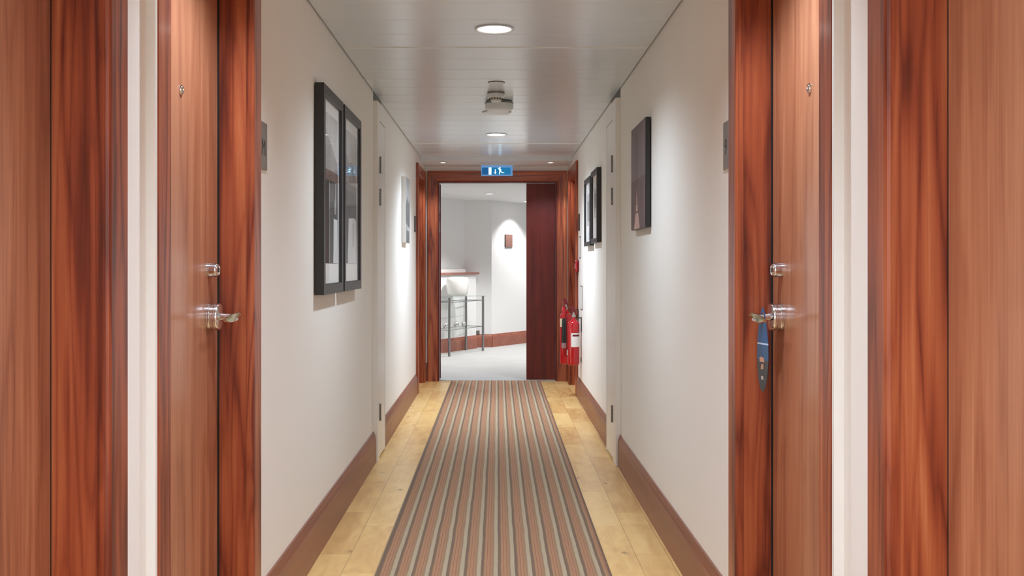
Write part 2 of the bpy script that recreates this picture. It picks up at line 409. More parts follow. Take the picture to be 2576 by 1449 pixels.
pts += [(YSOF, CEIL), (YSOF, CEIL + 0.02), (YBACK, CEIL + 0.02)]
ce = MB().prism(pts, 'x', -WL + 0.009, WR - 0.009).build('ceiling', M['ceil'])
RIMR = 0.078
door_lights = [(-0.52, 2.74), (0.50, 2.72), (-0.52, 1.55), (0.50, 1.50)]
cut(ce, [(x, y, RIMR) for x, y in lights_main] + [(x, y, 0.033) for x, y in door_lights], CEIL - 0.1, CEIL + 0.1)
struct(ce)
for i, yy in enumerate((5.11, 5.11 + 14 * pitch)):
    struct(MB().box(-WL + 0.02, WR - 0.02, yy - 0.006, yy + 0.006, CEIL - 0.0035, CEIL + 0.002, 0.0015, 1).build('trim_%d' % (4 + i), M['gloss']))
SOF = 2.274
so = MB().box(-WL, WR, YSOF, YEND, SOF, SOF + 0.06).build('ceiling_soffit', M['soffit'])
door_lights = [(-0.52, 2.74), (0.50, 2.72), (-0.52, 1.55), (0.50, 1.50)]
small_lights = [(-0.553, 10.50), (0.541, 10.50)]
cut(so, [(x, y, 0.033) for x, y in small_lights], SOF - 0.1, SOF + 0.045)
struct(so)
struct(MB().box(-WL - .2, WR + .2, YBACK - .1, YEND + 0.12, VOID, VOID + 0.05).build('ceiling_void', M['dark']))

# ------------------------------------------------------------------ lights
def spot(name, loc, power, half, blend, r, parent=None, rot=(0, 0, 0), col=(1, 0.965, 0.92)):
    ld = bpy.data.lights.new(name, 'SPOT'); ld.energy = power; ld.spot_size = 2 * math.radians(half); ld.spot_blend = blend
    ld.shadow_soft_size = r; ld.color = col
    o = bpy.data.objects.new(name, ld); COL.objects.link(o); o.rotation_euler = rot
    o.location = Vector(loc) - (parent.location if parent else Vector((0, 0, 0)))
    if parent: o.parent = parent
    return o
def downlight(x, y, z, label, group, R, rin, depth, lamp, power, half, blend, col=(1, 0.965, 0.92), soft=0.05):
    t = thing('ceiling_downlight', label, 'ceiling light', (x, y, z), group)
    MB().lathe([(rin, 0.004), (R - 0.003, -0.001), (R, -0.003), (R, -0.0055), (R - .004, -0.007), (rin + .003, -0.006), (rin - .001, -0.002)], (x, y, z), n=48, close=True).build('rim', M['plastic'], t)
    MB().lathe([(rin - .001, -0.002), (rin * 0.97, depth * 0.5), (rin * 0.90, depth)], (x, y, z), n=48).build('reflector', M['gloss'], t)
    d0 = -0.0075 if R < 0.05 else 0.003
    MB().lathe([(0, d0), (rin * 0.3, d0 + .0006), (rin * 0.6, d0 + .003), (rin * .8, d0 * .5 + depth * .5), (rin * 0.90, depth)], (x, y, z), n=40).build('lamp', lamp, t)
    spot('lamp_beam', (x, y, z - 0.012), power, half, blend, soft, t, col=col)
    return t
WHITE = (0.83, 0.97, 1.12)
P_MAIN = [48, 118, 112, 150]
LBL = ['large round downlight glowing in the ceiling, nearest the camera', 'round ceiling downlight beyond the smoke detector, nearer the exit door',
       'ceiling downlight above the near pair of doors', 'ceiling downlight behind the viewpoint']
for (x, y), lb, pw in zip(lights_main, LBL, P_MAIN):
    downlight(x, y, CEIL, lb, 'corridor downlights', 0.090, 0.076, 0.03, M['lamp'], pw, 73, 1.0, col=WHITE)
for (x, y), lb in zip(small_lights, ['small downlight in the soffit, left of the exit sign', 'small downlight in the soffit, right of the exit sign']):
    downlight(x, y, SOF, lb, 'small soffit downlights', 0.040, 0.031, 0.016, M['lamp_s'], 22, 58, 0.7, soft=0.02, col=WHITE)
for (x, y), lb in zip(door_lights, ['small ceiling downlight over the left door with the handle', 'small ceiling downlight over the right door with the hanger',
                                    'small ceiling downlight over the nearest left door', 'small ceiling downlight over the nearest right door']):
    downlight(x, y, CEIL, lb, 'small downlights over the near doors', 0.040, 0.031, 0.016, M['lamp_s'], 38 if y > 2 else (2 if x < 0 else 6), 62, 0.8, soft=0.02, col=WHITE)

# ------------------------------------------------------------------ door casings, linings, leaves
CPROF = [(0, 0), (0, CV - .004), (0.004, CV), (CW - 0.022, CV), (CW - 0.018, CV - 0.005), (CW - 0.014, CV - 0.001), (CW - 0.006, CV), (CW - .001, CV - 0.004), (CW, 0)]
CPROF = [(0, 0), (0, CV - .010), (0.006, CV - 0.0085), (0.010, CV - 0.003), (0.014, CV - .001), (0.018, CV), (CW - 0.004, CV), (CW - .001, CV - 0.003), (CW, CV - 0.008), (CW, 0)]
def casing(P, a, b, h, prof, parent, mleg, mhead, setback=0.0):
    """P(s, z, v) -> world; mitred legs and head"""
    a -= setback; b += setback; h += setback
    n = len(prof)
    def strip(c0, c1, name, mat):
        vs = [c0(u, v) for u, v in prof] + [c1(u, v) for u, v in prof]
        fs = [(i, (i + 1) % n, (i + 1) % n + n, i + n) for i in range(n)] + [tuple(range(n)), tuple(range(2 * n - 1, n - 1, -1))]
        return MB().add(vs, fs).build(name, mat, parent)
    strip(lambda u, v: P(a - u, 0.0, v), lambda u, v: P(a - u, h + u, v), 'casing_leg', mleg)
    strip(lambda u, v: P(b + u, 0.0, v), lambda u, v: P(b + u, h + u, v), 'casing_leg', mleg)
    strip(lambda u, v: P(a - u, h + u, v), lambda u, v: P(b + u, h + u, v), 'casing_head', mhead)

def handle_set(side, y, z, v0, door, lever_mat):
    """round thick rose, neck and twisted lever pointing back along -Y; v0 = v of the leaf face"""
    ax = (-SIDE[side][0], 0, 0)
    o = (PX(side, v0), y, z)
    h = MB().lathe([(0.0, 0), (0.041, 0.0), (0.0415, 0.004), (0.040, 0.010), (0.0385, 0.0105), (0.0385, 0.0125), (0.0402, 0.013), (0.0405, 0.020), (0.039, 0.021), (0.039, 0.023),
                  (0.0402, 0.0235), (0.0402, 0.030), (0.038, 0.0335), (0.028, 0.035), (0.0, 0.0355)], o, ax, n=48).build('door_handle', M['satin'], door)
    MB().tube([(PX(side, v0 + .034), y, z), (PX(side, v0 + .05), y, z), (PX(side, v0 + .072), y, z), (PX(side, v0 + .082), y - .004, z)], [0.012, 0.0105, 0.0105, 0.0125], 18).build('neck', M['satin'], h)
    # twisted lever: rectangular section swept with a turn and a curled tip
    mb = MB(); N = 18; vs = []
    for i in range(N + 1):
        t = i / N
        cy = y + 0.006 - 0.125 * t
        cv = v0 + 0.083 + 0.012 * math.sin(t * PI) - 0.004 * t
        tw = math.radians(10 + 100 * min(1, max(0, (t - .15) / .6)))
        hw = 0.0115 * (0.75 + 0.35 * math.sin(PI * min(1, t + .1))) ; th = 0.0034
        if t > 0.93: hw *= 0.6
        cz = z + 0.004 * math.sin(t * PI * 1.5)
        for a, b in ((-hw, -th), (-hw * .3, -th * 1.35), (hw * .3, -th * 1.35), (hw, -th), (hw, th), (hw * .3, th * 1.35), (-hw * .3, th * 1.35), (-hw, th)):
            vv = a * math.cos(tw) - b * math.sin(tw); zz = a * math.sin(tw) + b * math.cos(tw)
            vs.append((PX(side, cv + vv), cy, cz + zz))
    n = 8
    fs = [(i * n + k, i * n + (k + 1) % n, (i + 1) * n + (k + 1) % n, (i + 1) * n + k) for i in range(N) for k in range(n)]
    fs += [tuple(range(n)), tuple(N * n + k for k in range(n - 1, -1, -1))]
    mb.add(vs, fs, True).build('lever', lever_mat, h)
    return h

def lock_set(side, y, z, v0, door):
    ax = (-SIDE[side][0], 0, 0); o = (PX(side, v0), y, z)
    h = MB().lathe([(0, 0), (0.0225, 0), (0.0225, 0.006), (0.0205, 0.012), (0.0205, 0.021), (0.0185, 0.027), (0.014, 0.030), (0.0135, 0.027), (0, 0.027)], o, ax, n=40).build('lock_cylinder', M['satin'], door)
    x = PX(side, v0 + .0275)
    MB().box(x, PX(side, v0 + .0295), y - .0022, y + .0022, z - .007, z + .007).build('keyhole', M['ink'], h)

def side_door(idx, side, a, b, recess, fittings):
    sg, w = SIDE[side]
    d = sempty('door_%d' % idx, (PX(side, 0), (a + b) / 2, 0))
    P = lambda s_, z, v: (PX(side, v), s_, z)
    casing(P, a, b, DOOR_H, CPROF, d, M['wood'], M['woody'])
    # lining: three boards round the opening
    T = 0.0
    lm = MB(); lt = 0.012
    out = comb(a, b, [], DOOR_H)
    prof = [(a, 0), (a, DOOR_H), (b, DOOR_H), (b, 0), (b - lt, 0), (b - lt, DOOR_H - lt), (a + lt, DOOR_H - lt), (a + lt, 0)]
    lm.prism(prof, 'x', PX(side, 0.001), PX(side, -0.195)).build('lining', M['wood'], d)
    g = 0.004
    lf = MB(); lf.box(PX(side, -recess), PX(side, -recess - .044), a + lt + g, b - lt - (0.009 if fittings else 0.0025), 0.006, DOOR_H - lt - g, 0.0015, 1)
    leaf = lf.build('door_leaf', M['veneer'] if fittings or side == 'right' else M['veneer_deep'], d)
    MB().box(PX(side, -recess - .046), PX(side, -recess - .06), a + lt, b - lt, 0.0, DOOR_H - lt).build('door_stop', M['dark'], d)
    MB().box(PX(side, -recess + (.0035 if fittings else .0005)), PX(side, -recess - .035), b - lt - (.0045 if fittings else .0016), b - lt - .0002, 0.006, DOOR_H - lt - .004).build('door_seal', M['rubber'], d)  # added black strip, painting the shaded gap beside the leaf
    if fittings:
        yc = (a + b) / 2
        MB().lathe([(0, 0), (0.0135, 0), (0.0135, 0.003), (0.011, 0.0065), (0.0075, 0.007), (0.006, 0.004), (0, 0.004)], (PX(side, -recess), yc + .006, 1.712), (-sg, 0, 0), n=28).build('peephole', M['chrome'], d)
        handle_set(side, b - 0.115, 1.083, -recess, d, M['brass'])
        lock_set(side, b - 0.115, 1.222, -recess, d)
    return d
k = 1
for side in ('left', 'right'):
    rec = 0.083 if side == 'left' else 0.085
    for i, (a, b) in enumerate(near_doors[side]):
        side_door(k, side, a, b, rec, i == 1); k += 1
    side_door(k, side, *end_doors[side], 0.08, False); k += 1

# ------------------------------------------------------------------ white riser-cupboard doors
for side in ('left', 'right'):
    a, b = cupboards[side]; sg, w = SIDE[side]
    jw = 0.105 if side == 'left' else 0.155
    v = 0.029 if side == 'left' else 0.031
    d = sempty('door_%d' % k, (PX(side, 0), (a + b) / 2, 0)); k += 1
    x0, x1 = PX(side, v), PX(side, -0.12)
    MB().box(x0, x1, a, a + jw, 0, 2.26, 0.003, 2).build('frame_jamb', M['gloss'], d)
    MB().box(x0, x1, b - 0.012, b, 0, 2.26, 0.002, 1).build('frame_jamb', M['gloss'], d)
    MB().box(x0, x1, a + jw + .0005, b - .0125, 2.15, 2.26, 0.002, 1).build('frame_head', M['gloss'], d)
    MB().box(PX(side, v - .002), PX(side, v - .042), a + jw + .007, b - .016, 0.016, 2.144, 0.003, 2).build('door_leaf', M['gloss'], d)
    MB().box(PX(side, v - .05), PX(side, v - .055), a + jw + .001, b - .013, 0.0, 2.149).build('backing', M['vent'], d)
    for zc in (1.868, 1.664, 0.30):
        yc = a + jw + 0.0035
        h = MB()
        for j in range(5):
            z0 = zc - .054 + j * .0216
            h.tube([(PX(side, v + .004), yc, z0 + .0008), (PX(side, v + .004), yc, z0 + .0208)], 0.0062, 12)
        h.box(PX(side, v + .0012), PX(side, v + .0002), yc - .013, yc + .016, zc - .054, zc + .054)
        h.build('hinge', M['hinge'], d)

# ------------------------------------------------------------------ baseboards
BP = [(0, 0), (0.018, 0), (0.018, 0.148), (0.0150, 0.153), (0.0155, 0.160), (0.012, 0.172), (0.007, 0.183), (0.006, 0.192), (0, 0.195)]
def baseboard(name, side, y0, y1):
    struct(MB().prism([(PX(side, u), z) for u, z in BP], 'y', y0, y1).build(name, M['base']))
segs = {'left': [(YBACK, 1.21 - CW), (2.00 + CW, 2.28), (3.19 + CW, 6.449), (6.886, 9.95 - CW)],
        'right': [(YBACK, 1.15 - CW), (1.94 + CW, 2.25), (3.17 + CW, 6.329), (6.866, 9.75 - CW), (10.60 + CW, YEND)]}
for side in segs:
    for a, b in segs[side]: baseboard('baseboard_' + side, side, a, b)

# ------------------------------------------------------------------ far doorway in the end wall
d = sempty('door_%d' % k, (0, YEND, 0)); k += 1
EP = [(0, 0), (0, 0.013), (0.006, 0.015), (0.012, 0.020), (0.085, 0.026), (0.092, 0.031), (0.102, 0.031), (0.105, 0.026), (0.105, 0)]
casing(lambda s_, z, v: (s_, YEND - v, z), -0.632, 0.632, 2.115, EP, d, M['wood'], M['woodx'])
lt = 0.015
pf = [(-0.632, 0), (-0.632, 2.115), (0.632, 2.115), (0.632, 0), (0.632 - lt, 0), (0.632 - lt, 2.115 - lt), (-0.632 + lt, 2.115 - lt), (-0.632 + lt, 0)]
MB().prism(pf, 'y', YEND + .001, YEND + 0.125).build('lining', M['mahog'], d)
MB().box(0.309, 0.6145, YEND + 0.028, YEND + 0.072, 0.012, 2.094, 0.0015, 1).build('fixed_leaf', M['mahog'], d)
# swung-open leaf folded back into the lobby
hx, hy = -0.628, YEND + 0.14; an = math.radians(150); L = 0.90; T = 0.044
dx, dy = math.cos(an), math.sin(an); px_, py_ = -dy, dx
poly = [(hx, hy), (hx + dx * L, hy + dy * L), (hx + dx * L - px_ * T, hy + dy * L - py_ * T), (hx - px_ * T, hy - py_ * T)]
MB().prism(poly, 'z', 0.012, 2.094).build('open_leaf', M['mahog'], d)
for zc in (1.84, 1.63, 0.25):
    MB().tube([(-0.6135, YEND + .055, zc - .055), (-0.6135, YEND + .055, zc + .055)], 0.006, 10).build('hinge', M['steel'], d)
for x0, x1 in ((-WL, -0.738), (0.738, WR)):
    struct(MB().prism([(YEND - u, z) for u, z in BP], 'x', x0, x1).build('baseboard_end', M['base']))

# ------------------------------------------------------------------ lobby beyond the doorway
LZ = 2.187
upper = [(-2.8, YEND + .12), (-2.55, 11.83), (-0.816, 14.74), (-0.483, 15.30), (-0.085, 15.395), (2.86, 19.85), (3.2, 19.85), (3.2, YEND + .12)]
struct(MB().prism([(XL_LOB, YEND + .03), (XR_LOB, YEND + .03), (XR_LOB, 20.2), (1.5, 20.2), (XL_LOB, 14.5)], 'z', -0.05, 0.002).build('floor_lobby', M['carpet']))
cl = MB().prism([(XL_LOB, YEND + .12), (XR_LOB, YEND + .12), (XR_LOB, 20.2), (1.5, 20.2), (XL_LOB, 14.5)], 'z', LZ, LZ + 0.1).build('ceiling_lobby', M['lobby'])
lob_l = [(-0.107, 13.90)]
cut(cl, [(x, y, 0.056) for x, y in lob_l], LZ - .1, LZ + .06)
struct(cl)
def wallseg(name, p, q, t, z0, z1, mat):
    p = Vector(p); q = Vector(q); dd = (q - p).normalized(); nn = Vector((-dd.y, dd.x)) * t
    return struct(MB().prism([tuple(p), tuple(q), tuple(q + nn), tuple(p + nn)], 'z', z0, z1).build(name, mat))
back = [tuple(p) for p in upper]
outer = [(-3.0, YEND + .12), (-2.75, 11.9), (-1.0, 14.85), (-0.6, 15.5), (-0.2, 15.6), (2.7, 20.1), (3.4, 20.1), (3.4, YEND + .12)]
struct(MB().prism(back + outer[::-1], 'z', 0, LZ).build('wall_lobby', M['lobby']))
# half-height wall with a timber cap
hA, hB = Vector((-1.50, 13.077)), Vector((-0.312, 15.186))
hd = (hB - hA).normalized(); hn = Vector((-hd.y, hd.x))
def along(p0, d_, n_, s_, o_): q = p0 + d_ * s_ + n_ * o_; return (q.x, q.y)
Lh = (hB - hA).length; TH = 0.15
def hpoly(s0, s1, o0, o1): return [along(hA, hd, hn, s0, o0), along(hA, hd, hn, s1, o0), along(hA, hd, hn, s1, o1), along(hA, hd, hn, s0, o1)]
struct(MB().prism(hpoly(0, Lh, 0, TH), 'z', 0, 1.085).build('wall_half', M['lobby']))
struct(MB().prism(hpoly(-0.02, Lh + .055, -0.025, TH + .02), 'z', 1.0851, 1.117).build('trim_6', M['cap']))
struct(MB().prism(hpoly(0, Lh - .16, 0.085, TH + .01), 'z', 1.1171, 1.163).build('trim_7', M['lobby']))
def lob_base(p, q, name='baseboard_lobby'):
    p = Vector(p); q = Vector(q); dd = (q - p).normalized(); nn = Vector((dd.y, -dd.x))
    vs = [(p.x + nn.x * u, p.y + nn.y * u, z) for u, z in BP] + [(q.x + nn.x * u, q.y + nn.y * u, z) for u, z in BP]
    n = len(BP); fs = [(i, (i + 1) % n, (i + 1) % n + n, i + n) for i in range(n)] + [tuple(range(n)), tuple(range(2 * n - 1, n - 1, -1))]
    struct(MB().add(vs, fs).build(name, M['lbase']))
lob_base(hA, hB); lob_base((-0.312, 15.335), (-0.085, 15.393)); lob_base((-0.085, 15.395), (2.86, 19.85))
# small grey fitting in the corner above the baseboard
tag(MB().box(-0.312, -0.262, 15.318, 15.335, 0.196, 0.255, 0.006, 2).build('wall_socket', M['hinge']), 'small grey wall socket in the lobby corner above the baseboard', 'socket')
# brown plaque on the lit wall
bd = (Vector((2.86, 19.85)) - Vector((-0.085, 15.395))).normalized(); bn = Vector((bd.y, -bd.x))
B0 = Vector((-0.085, 15.395))
def onB(s_, o_): q = B0 + bd * s_ + bn * o_; return (q.x, q.y)
def Bbox(s0, s1, o0, o1, z0, z1): return MB().prism([onB(s0, o0), onB(s1, o0), onB(s1, o1), onB(s0, o1)], 'z', z0, z1)
t = thing('wall_sign', 'small square brown plaque on the floodlit white wall beyond the doorway', 'plaque', (*onB(.46, 0), 1.50))
Bbox(.355, .56, 0.001, .010, 1.495, 1.688).build('back_plate', M['darkplate'], t)
Bbox(.360, .555, .0101, .016, 1.50, 1.683).build('face', M['plaque'], t)

# lobby lamps
downlight(*lob_l[0], LZ, 'round downlight glowing in the lobby ceiling beyond the doorway', 'lobby downlights', 0.066, 0.055, 0.04, M['lamp'], 68, 57, 0.55, col=(1, 0.99, 0.98))
def lobby_dl(x, y, label, power, half, blend, col=(1, .99, .98)):
    t = thing('ceiling_downlight', label, 'ceiling light', (x, y, LZ), 'lobby downlights')
    MB().lathe([(0, -0.001), (.05, -0.001), (.052, -.006), (.062, -.006), (.064, -.003), (.064, 0)], (x, y, LZ), n=36).build('rim', M['plastic'], t)
    MB().lathe([(0, -.0035), (.048, -.0035), (.05, -.0015)], (x, y, LZ), n=36).build('lamp', M['lamp'], t)
    spot('lamp_beam', (x, y, LZ - .015), power, half, blend, .03, t, col=col)
p = onB(.50, .32)
lobby_dl(p[0], p[1], 'downlight close above the lobby plaque, throwing a scallop on the wall', 38, 54, 0.55)
lobby_dl(1.35, 13.2, 'lobby downlight hidden right of the doorway', 70, 75, 0.7)
lobby_dl(-1.25, 12.4, 'lobby downlight hidden left of the doorway', 57, 75, 0.7)
lobby_dl(1.6, 15.9, 'lobby downlight hidden behind the closed door leaf', 64, 75, 0.7)

# ------------------------------------------------------------------ console table, vase, balls
c0 = Vector((-0.644, 13.84)); cd = Vector((0.447, 0.894)).normalized(); cn = Vector((-cd.y, cd.x))
def TP(s_, o_, z): q = c0 + cd * s_ + cn * o_; return (q.x, q.y, z)
TL, TD, TH_ = 0.984, 0.275, 0.78
t = thing('console_table', 'steel tube console table with glass shelves standing in the lobby', 'table', (*(c0 + cd * TL / 2 + cn * TD / 2), 0.002))
for s_, o_ in ((0, 0), (TL, 0), (0, TD), (TL, TD)):
    lg = MB().tube([TP(s_, o_, 0.003), TP(s_, o_, TH_ - .01)], 0.0165, 18).tube([TP(s_, o_, TH_ - .01), TP(s_, o_, TH_ + .004)], 0.019, 18)
    lg.build('leg', M['tube'], t)
for zz in (TH_ - 0.055, 0.352):
    r = MB()
    for a_, b_ in (((0, 0), (TL, 0)), ((TL, 0), (TL, TD)), ((TL, TD), (0, TD)), ((0, TD), (0, 0))):
        r.tube([TP(*a_, zz), TP(*b_, zz)], 0.0055 if zz > .5 else .0045, 10)
    r.build('rail', M['tube'], t)
def slab(s0, s1, o0, o1, z0, z1): return MB().prism([TP(s0, o0, 0)[:2], TP(s1, o0, 0)[:2], TP(s1, o1, 0)[:2], TP(s0, o1, 0)[:2]], 'z', z0, z1)
slab(-.03, TL + .03, -.03, TD + .03, TH_ + .004, TH_ + .014).build('glass_top', M['tglass'], t)
slab(.018, TL - .018, .018, TD - .018, .3570, .3650).build('glass_shelf', M['tglass'], t)
vx, vy, _ = TP(TL * .50, TD * .52, 0)
vz = TH_ + .0143
tag(MB().lathe([(0, 0), (.108, 0), (.128, .012), (.144, .045), (.151, .095), (.157, .15), (.157, .20), (.152, .232), (.140, .252), (.120, .262), (.085, .266), (.080, .262), (.080, .2), (0, .19)],
               (vx, vy, vz), n=56).build('ceramic_vase', M['ceramic']), 'big rounded white ceramic vase on the glass console table', 'vase')
def ball(px, o_, r, label):
    # place along the shelf where the ball shows
    best = min((abs((TP(s_ / 200 * TL, o_, 0)[0]) * 2600 / TP(s_ / 200 * TL, o_, 0)[1] + 1251 - px), s_) for s_ in range(200))[1] / 200 * TL
    x, y, _ = TP(best, o_, 0)
    bm = bmesh.new(); bmesh.ops.create_uvsphere(bm, u_segments=32, v_segments=18, radius=r)
    for v in bm.verts: v.co += Vector((x, y, .3655 + r))
    tag(MB().bm(bm, True).build('decorative_ball', M['satin'], fix=False), label, 'ornament', 'silver balls on the lower shelf')
ball(1120.5, .14, .041, 'silver ball at the left on the lower glass shelf of the console table')
ball(1147.5, .13, .041, 'silver ball in the middle on the lower glass shelf of the console table')
ball(1165.8, .15, .033, 'smallest silver ball, behind the console table leg on the lower shelf')

# ------------------------------------------------------------------ exit sign
SY = 10.55; SXc = -0.004
k_ = SY / 2600.0
def SU(px): return (px - 1251) * k_
def SV(py): return EYE + (664 - py) * k_
t = thing('exit_sign', 'lit blue running-man exit sign hung above the far doorway', 'sign', (SXc, SY, SV(419)))
MB().box(SU(1207), SU(1295), SY - .012, SY + .03, SV(416), SOF, .003, 2).build('ceiling_bracket', M['plastic'], t)
MB().box(SU(1210.5), SU(1289.5), SY, SY + .016, SV(442.3), SV(416.2), .002, 2).build('light_panel', M['sg_pale'], t)
y1 = SY - 0.0012
fm = MB(); fm.box(SU(1212.5), SU(1284.5), y1, SY, SV(439.4), SV(421.5)); bf = fm.build('blue_face', M['sg_blue'], t)
y2 = y1 - .0008
MB().box(SU(1213.0), SU(1228.2), y2, y1, SV(439.2), SV(422)).build('dark_door_field', M['sg_deep'], bf)
def flat(polys, name):
    mb = MB()
    for po in polys: mb.prism([(SU(a), SV(b)) for a, b in po], 'y', y2 - .0006, y1)
    mb.build(name, M['sg_white'], bf)
flat([[(1229.2, 421.5), (1236.2, 421.5), (1236.2, 439.4), (1229.2, 439.4)]], 'door_symbol')
flat([[(1245.0, 426), (1246.8, 426), (1246.8, 433), (1249, 433), (1245.9, 437.8), (1242.6, 433), (1245.0, 433)]], 'down_arrow')
def cap_(p, q, w0, w1):
    p = Vector(p); q = Vector(q); dd = (q - p).normalized(); nn = Vector((-dd.y, dd.x))
    return [tuple(p + nn * w0), tuple(p - nn * w0), tuple(q - nn * w1), tuple(q + nn * w1)]
circ = [(1257.3 + 1.9 * math.cos(i * PI / 8), 422.2 + 1.7 * math.sin(i * PI / 8)) for i in range(16)]
man = [circ, cap_((1257.0, 425.2), (1258.8, 431.5), 2.4, 1.7), cap_((1257.0, 426.2), (1252.2, 422.4), 1.0, .7), cap_((1258, 426), (1261.4, 427.5), .9, .7),
       cap_((1258.6, 430.5), (1263.5, 434.2), 1.4, 1.0), cap_((1263, 434.3), (1268.5, 434.6), 1.0, .6), cap_((1258.2, 430.5), (1256.6, 434.6), 1.4, 1.0), cap_((1256.7, 434.0), (1256.0, 439.2), 1.0, .7)]
flat(man, 'running_figure')

# ------------------------------------------------------------------ ceiling devices
t = thing('ceiling_sensor', 'flat white disc sensor on the ceiling just before the smoke detector', 'sensor', (-0.006, 6.09, CEIL))
MB().lathe([(0, 0), (.043, 0), (.043, -.002), (.046, -.0028), (.046, -.0045), (.040, -.0055), (0, -.006)], (-0.006, 6.09, CEIL), n=40).build('cover_plate', M['plastic'], t)
MB().lathe([(.038, 0), (.050, 0), (.050, -.002), (.038, -.002)], (-0.006, 6.09, CEIL), n=40).build('shadow_ring', M['vent'], t)
def detector(x, y, R, h, label):
    t = thing('smoke_detector', label, 'smoke detector', (x, y, CEIL))
    MB().lathe([(0, 0), (R, 0), (R, -.009), (R * .985, -.012), (0, -.012)], (x, y, CEIL), n=44).build('base_ring', M['hinge'], t)
    bd_ = MB().lathe([(0, -.0121), (R * .98, -.0121), (R * .97, -h * .52), (R * .80, -h * .62), (R * .62, -h * .92), (R * .5, -h), (0, -h)], (x, y, CEIL), n=44).build('body', M['plastic'], t)
    s_ = MB()
    for i in range(14):
        a = 2 * PI * i / 14; ca, sa = math.cos(a), math.sin(a)
        r0 = R * .735; z0 = CEIL - h * .74
        s_.box(x + r0 * ca - .004, x + r0 * ca + .004, y + r0 * sa - .004, y + r0 * sa + .004, z0 - .006, z0 + .006)
    s_.build('vent_slots', M['vent'], bd_)
    MB().lathe([(0, 0), (.006, 0), (.005, -.006), (0, -.007)], (x + .02, y - R * .45, CEIL - h + .004), n=14).build('indicator', M['ceramic'], bd_)
detector(-0.008, 6.44, 0.054, 0.060, 'domed white smoke detector with small vent slots on the ceiling')
t = thing('alarm_sounder', 'wide round white alarm sounder on the ceiling, partly hidden behind the domed smoke detector', 'alarm', (0.012, 6.80, CEIL))
MB().lathe([(0, 0), (.088, 0), (.088, -.010), (0, -.010)], (0.012, 6.80, CEIL), n=44).build('ceiling_mount', M['vent'], t)
bd_ = MB().lathe([(0, -.0101), (.093, -.0101), (.094, -.040), (.090, -.052), (.078, -.060), (.05, -.062), (0, -.062)], (0.012, 6.80, CEIL), n=48).build('body', M['plastic'], t)
MB().lathe([(.0925, -.0135), (.0946, -.0135), (.0946, -.018), (.0925, -.018)], (0.012, 6.80, CEIL), n=48, close=True).build('sound_slot', M['vent'], bd_)
t = thing('ceiling_speaker', 'flat round white speaker cover on the ceiling behind the alarm sounder', 'speaker', (-0.004, 7.28, CEIL))
MB().lathe([(0, -.001), (.098, -.001), (.098, -.005), (.092, -.010), (.075, -.012), (0, -.0125)], (-0.004, 7.28, CEIL), n=48).build('cover', M['plastic'], t)
MB().lathe([(.100, 0), (.104, 0), (.104, -.003), (.100, -.003)], (-0.004, 7.28, CEIL), n=48, close=True).build('shadow_ring', M['hinge'], t)

# ------------------------------------------------------------------ pictures
def framed(side, y0, y1, z0, z1, v, fw, label, group, layers, gap=0.003):
    """layers: (s0, s1, z0, z1, material index key) rectangles of the print in metres from the frame's near lower corner"""
    t = thing('framed_picture', label, 'picture', (PX(side, gap), (y0 + y1) / 2, z0), group)
    P = lambda s_, z, vv: (PX(side, vv), s_, z)
    fr = MB()
    # four rails mitred, with a rebate
    prof = [(0, gap), (0, v), (fw - .004, v), (fw, v - .003), (fw, gap)]
    n = len(prof)
    cs = [lambda u, vv: P(y0 + u, z0 + u, vv), lambda u, vv: P(y1 - u, z0 + u, vv), lambda u, vv: P(y1 - u, z1 - u, vv), lambda u, vv: P(y0 + u, z1 - u, vv)]
    vs = [c(u, vv) for c in cs for u, vv in prof]
    fs = [(j * n + i, j * n + (i + 1) % n, ((j + 1) % 4) * n + (i + 1) % n, ((j + 1) % 4) * n + i) for j in range(4) for i in range(n)]
    fr.add(vs, fs).build('frame', M['black'], t)
    vb = v - 0.016
    mo = MB().box(PX(side, gap), PX(side, vb), y0 + fw - .001, y1 - fw + .001, z0 + fw - .001, z1 - fw + .001).build('mount', M['mat'], t)
    mats = []; mb = MB()
    for i, (s0, s1, a, b, m) in enumerate(layers):
        if m not in mats: mats.append(m)
        mb.cur = mats.index(m); vv = vb + 0.0004 * (i + 1)
        if isinstance(s0, (list, tuple)):
            pts = s0; c = [P(y0 + q[0], z0 + q[1], vv) for q in pts]
            mb.add(c, [tuple(range(len(c)))])
        else:
            mb.quad(P(y0 + s0, z0 + a, vv), P(y0 + s1, z0 + a, vv), P(y0 + s1, z0 + b, vv), P(y0 + s0, z0 + b, vv))
    mb.build('print', [M[m] for m in mats], mo, fix=False)
    MB().box(PX(side, v - .0085), PX(side, v - .006), y0 + fw - .0005, y1 - fw + .0005, z0 + fw - .0005, z1 - fw + .0005).build('glass', M['pane'], t)
    return t
g = 'black-framed photographs on the left wall'
framed('left', 4.37, 4.925, 1.108, 2.008, 0.042, 0.046, 'black framed photograph with white mount on the left wall, the nearer of the pair', g,
       [(.075, .48, .135, .80, 'p_sky'), ([(.075, .70), (.14, .73), (.22, .69), (.32, .66), (.40, .62), (.48, .60), (.48, .50), (.075, .50)], 0, 0, 0, 'p_mid'),
        (.075, .48, .135, .545, 'p_dark'), (.075, .48, .505, .55, 'p_stripe'), (.225, .24, .135, .50, 'p_mid'), ([(.335, .135), (.47, .135), (.455, .34), (.43, .335), (.345, .34)], 0, 0, 0, 'p_gown'),
        ([(.37, .36), (.41, .36), (.415, .40), (.40, .43), (.38, .43), (.365, .40)], 0, 0, 0, 'p_mid'), (.385, .40, .43, .50, 'p_mid')])
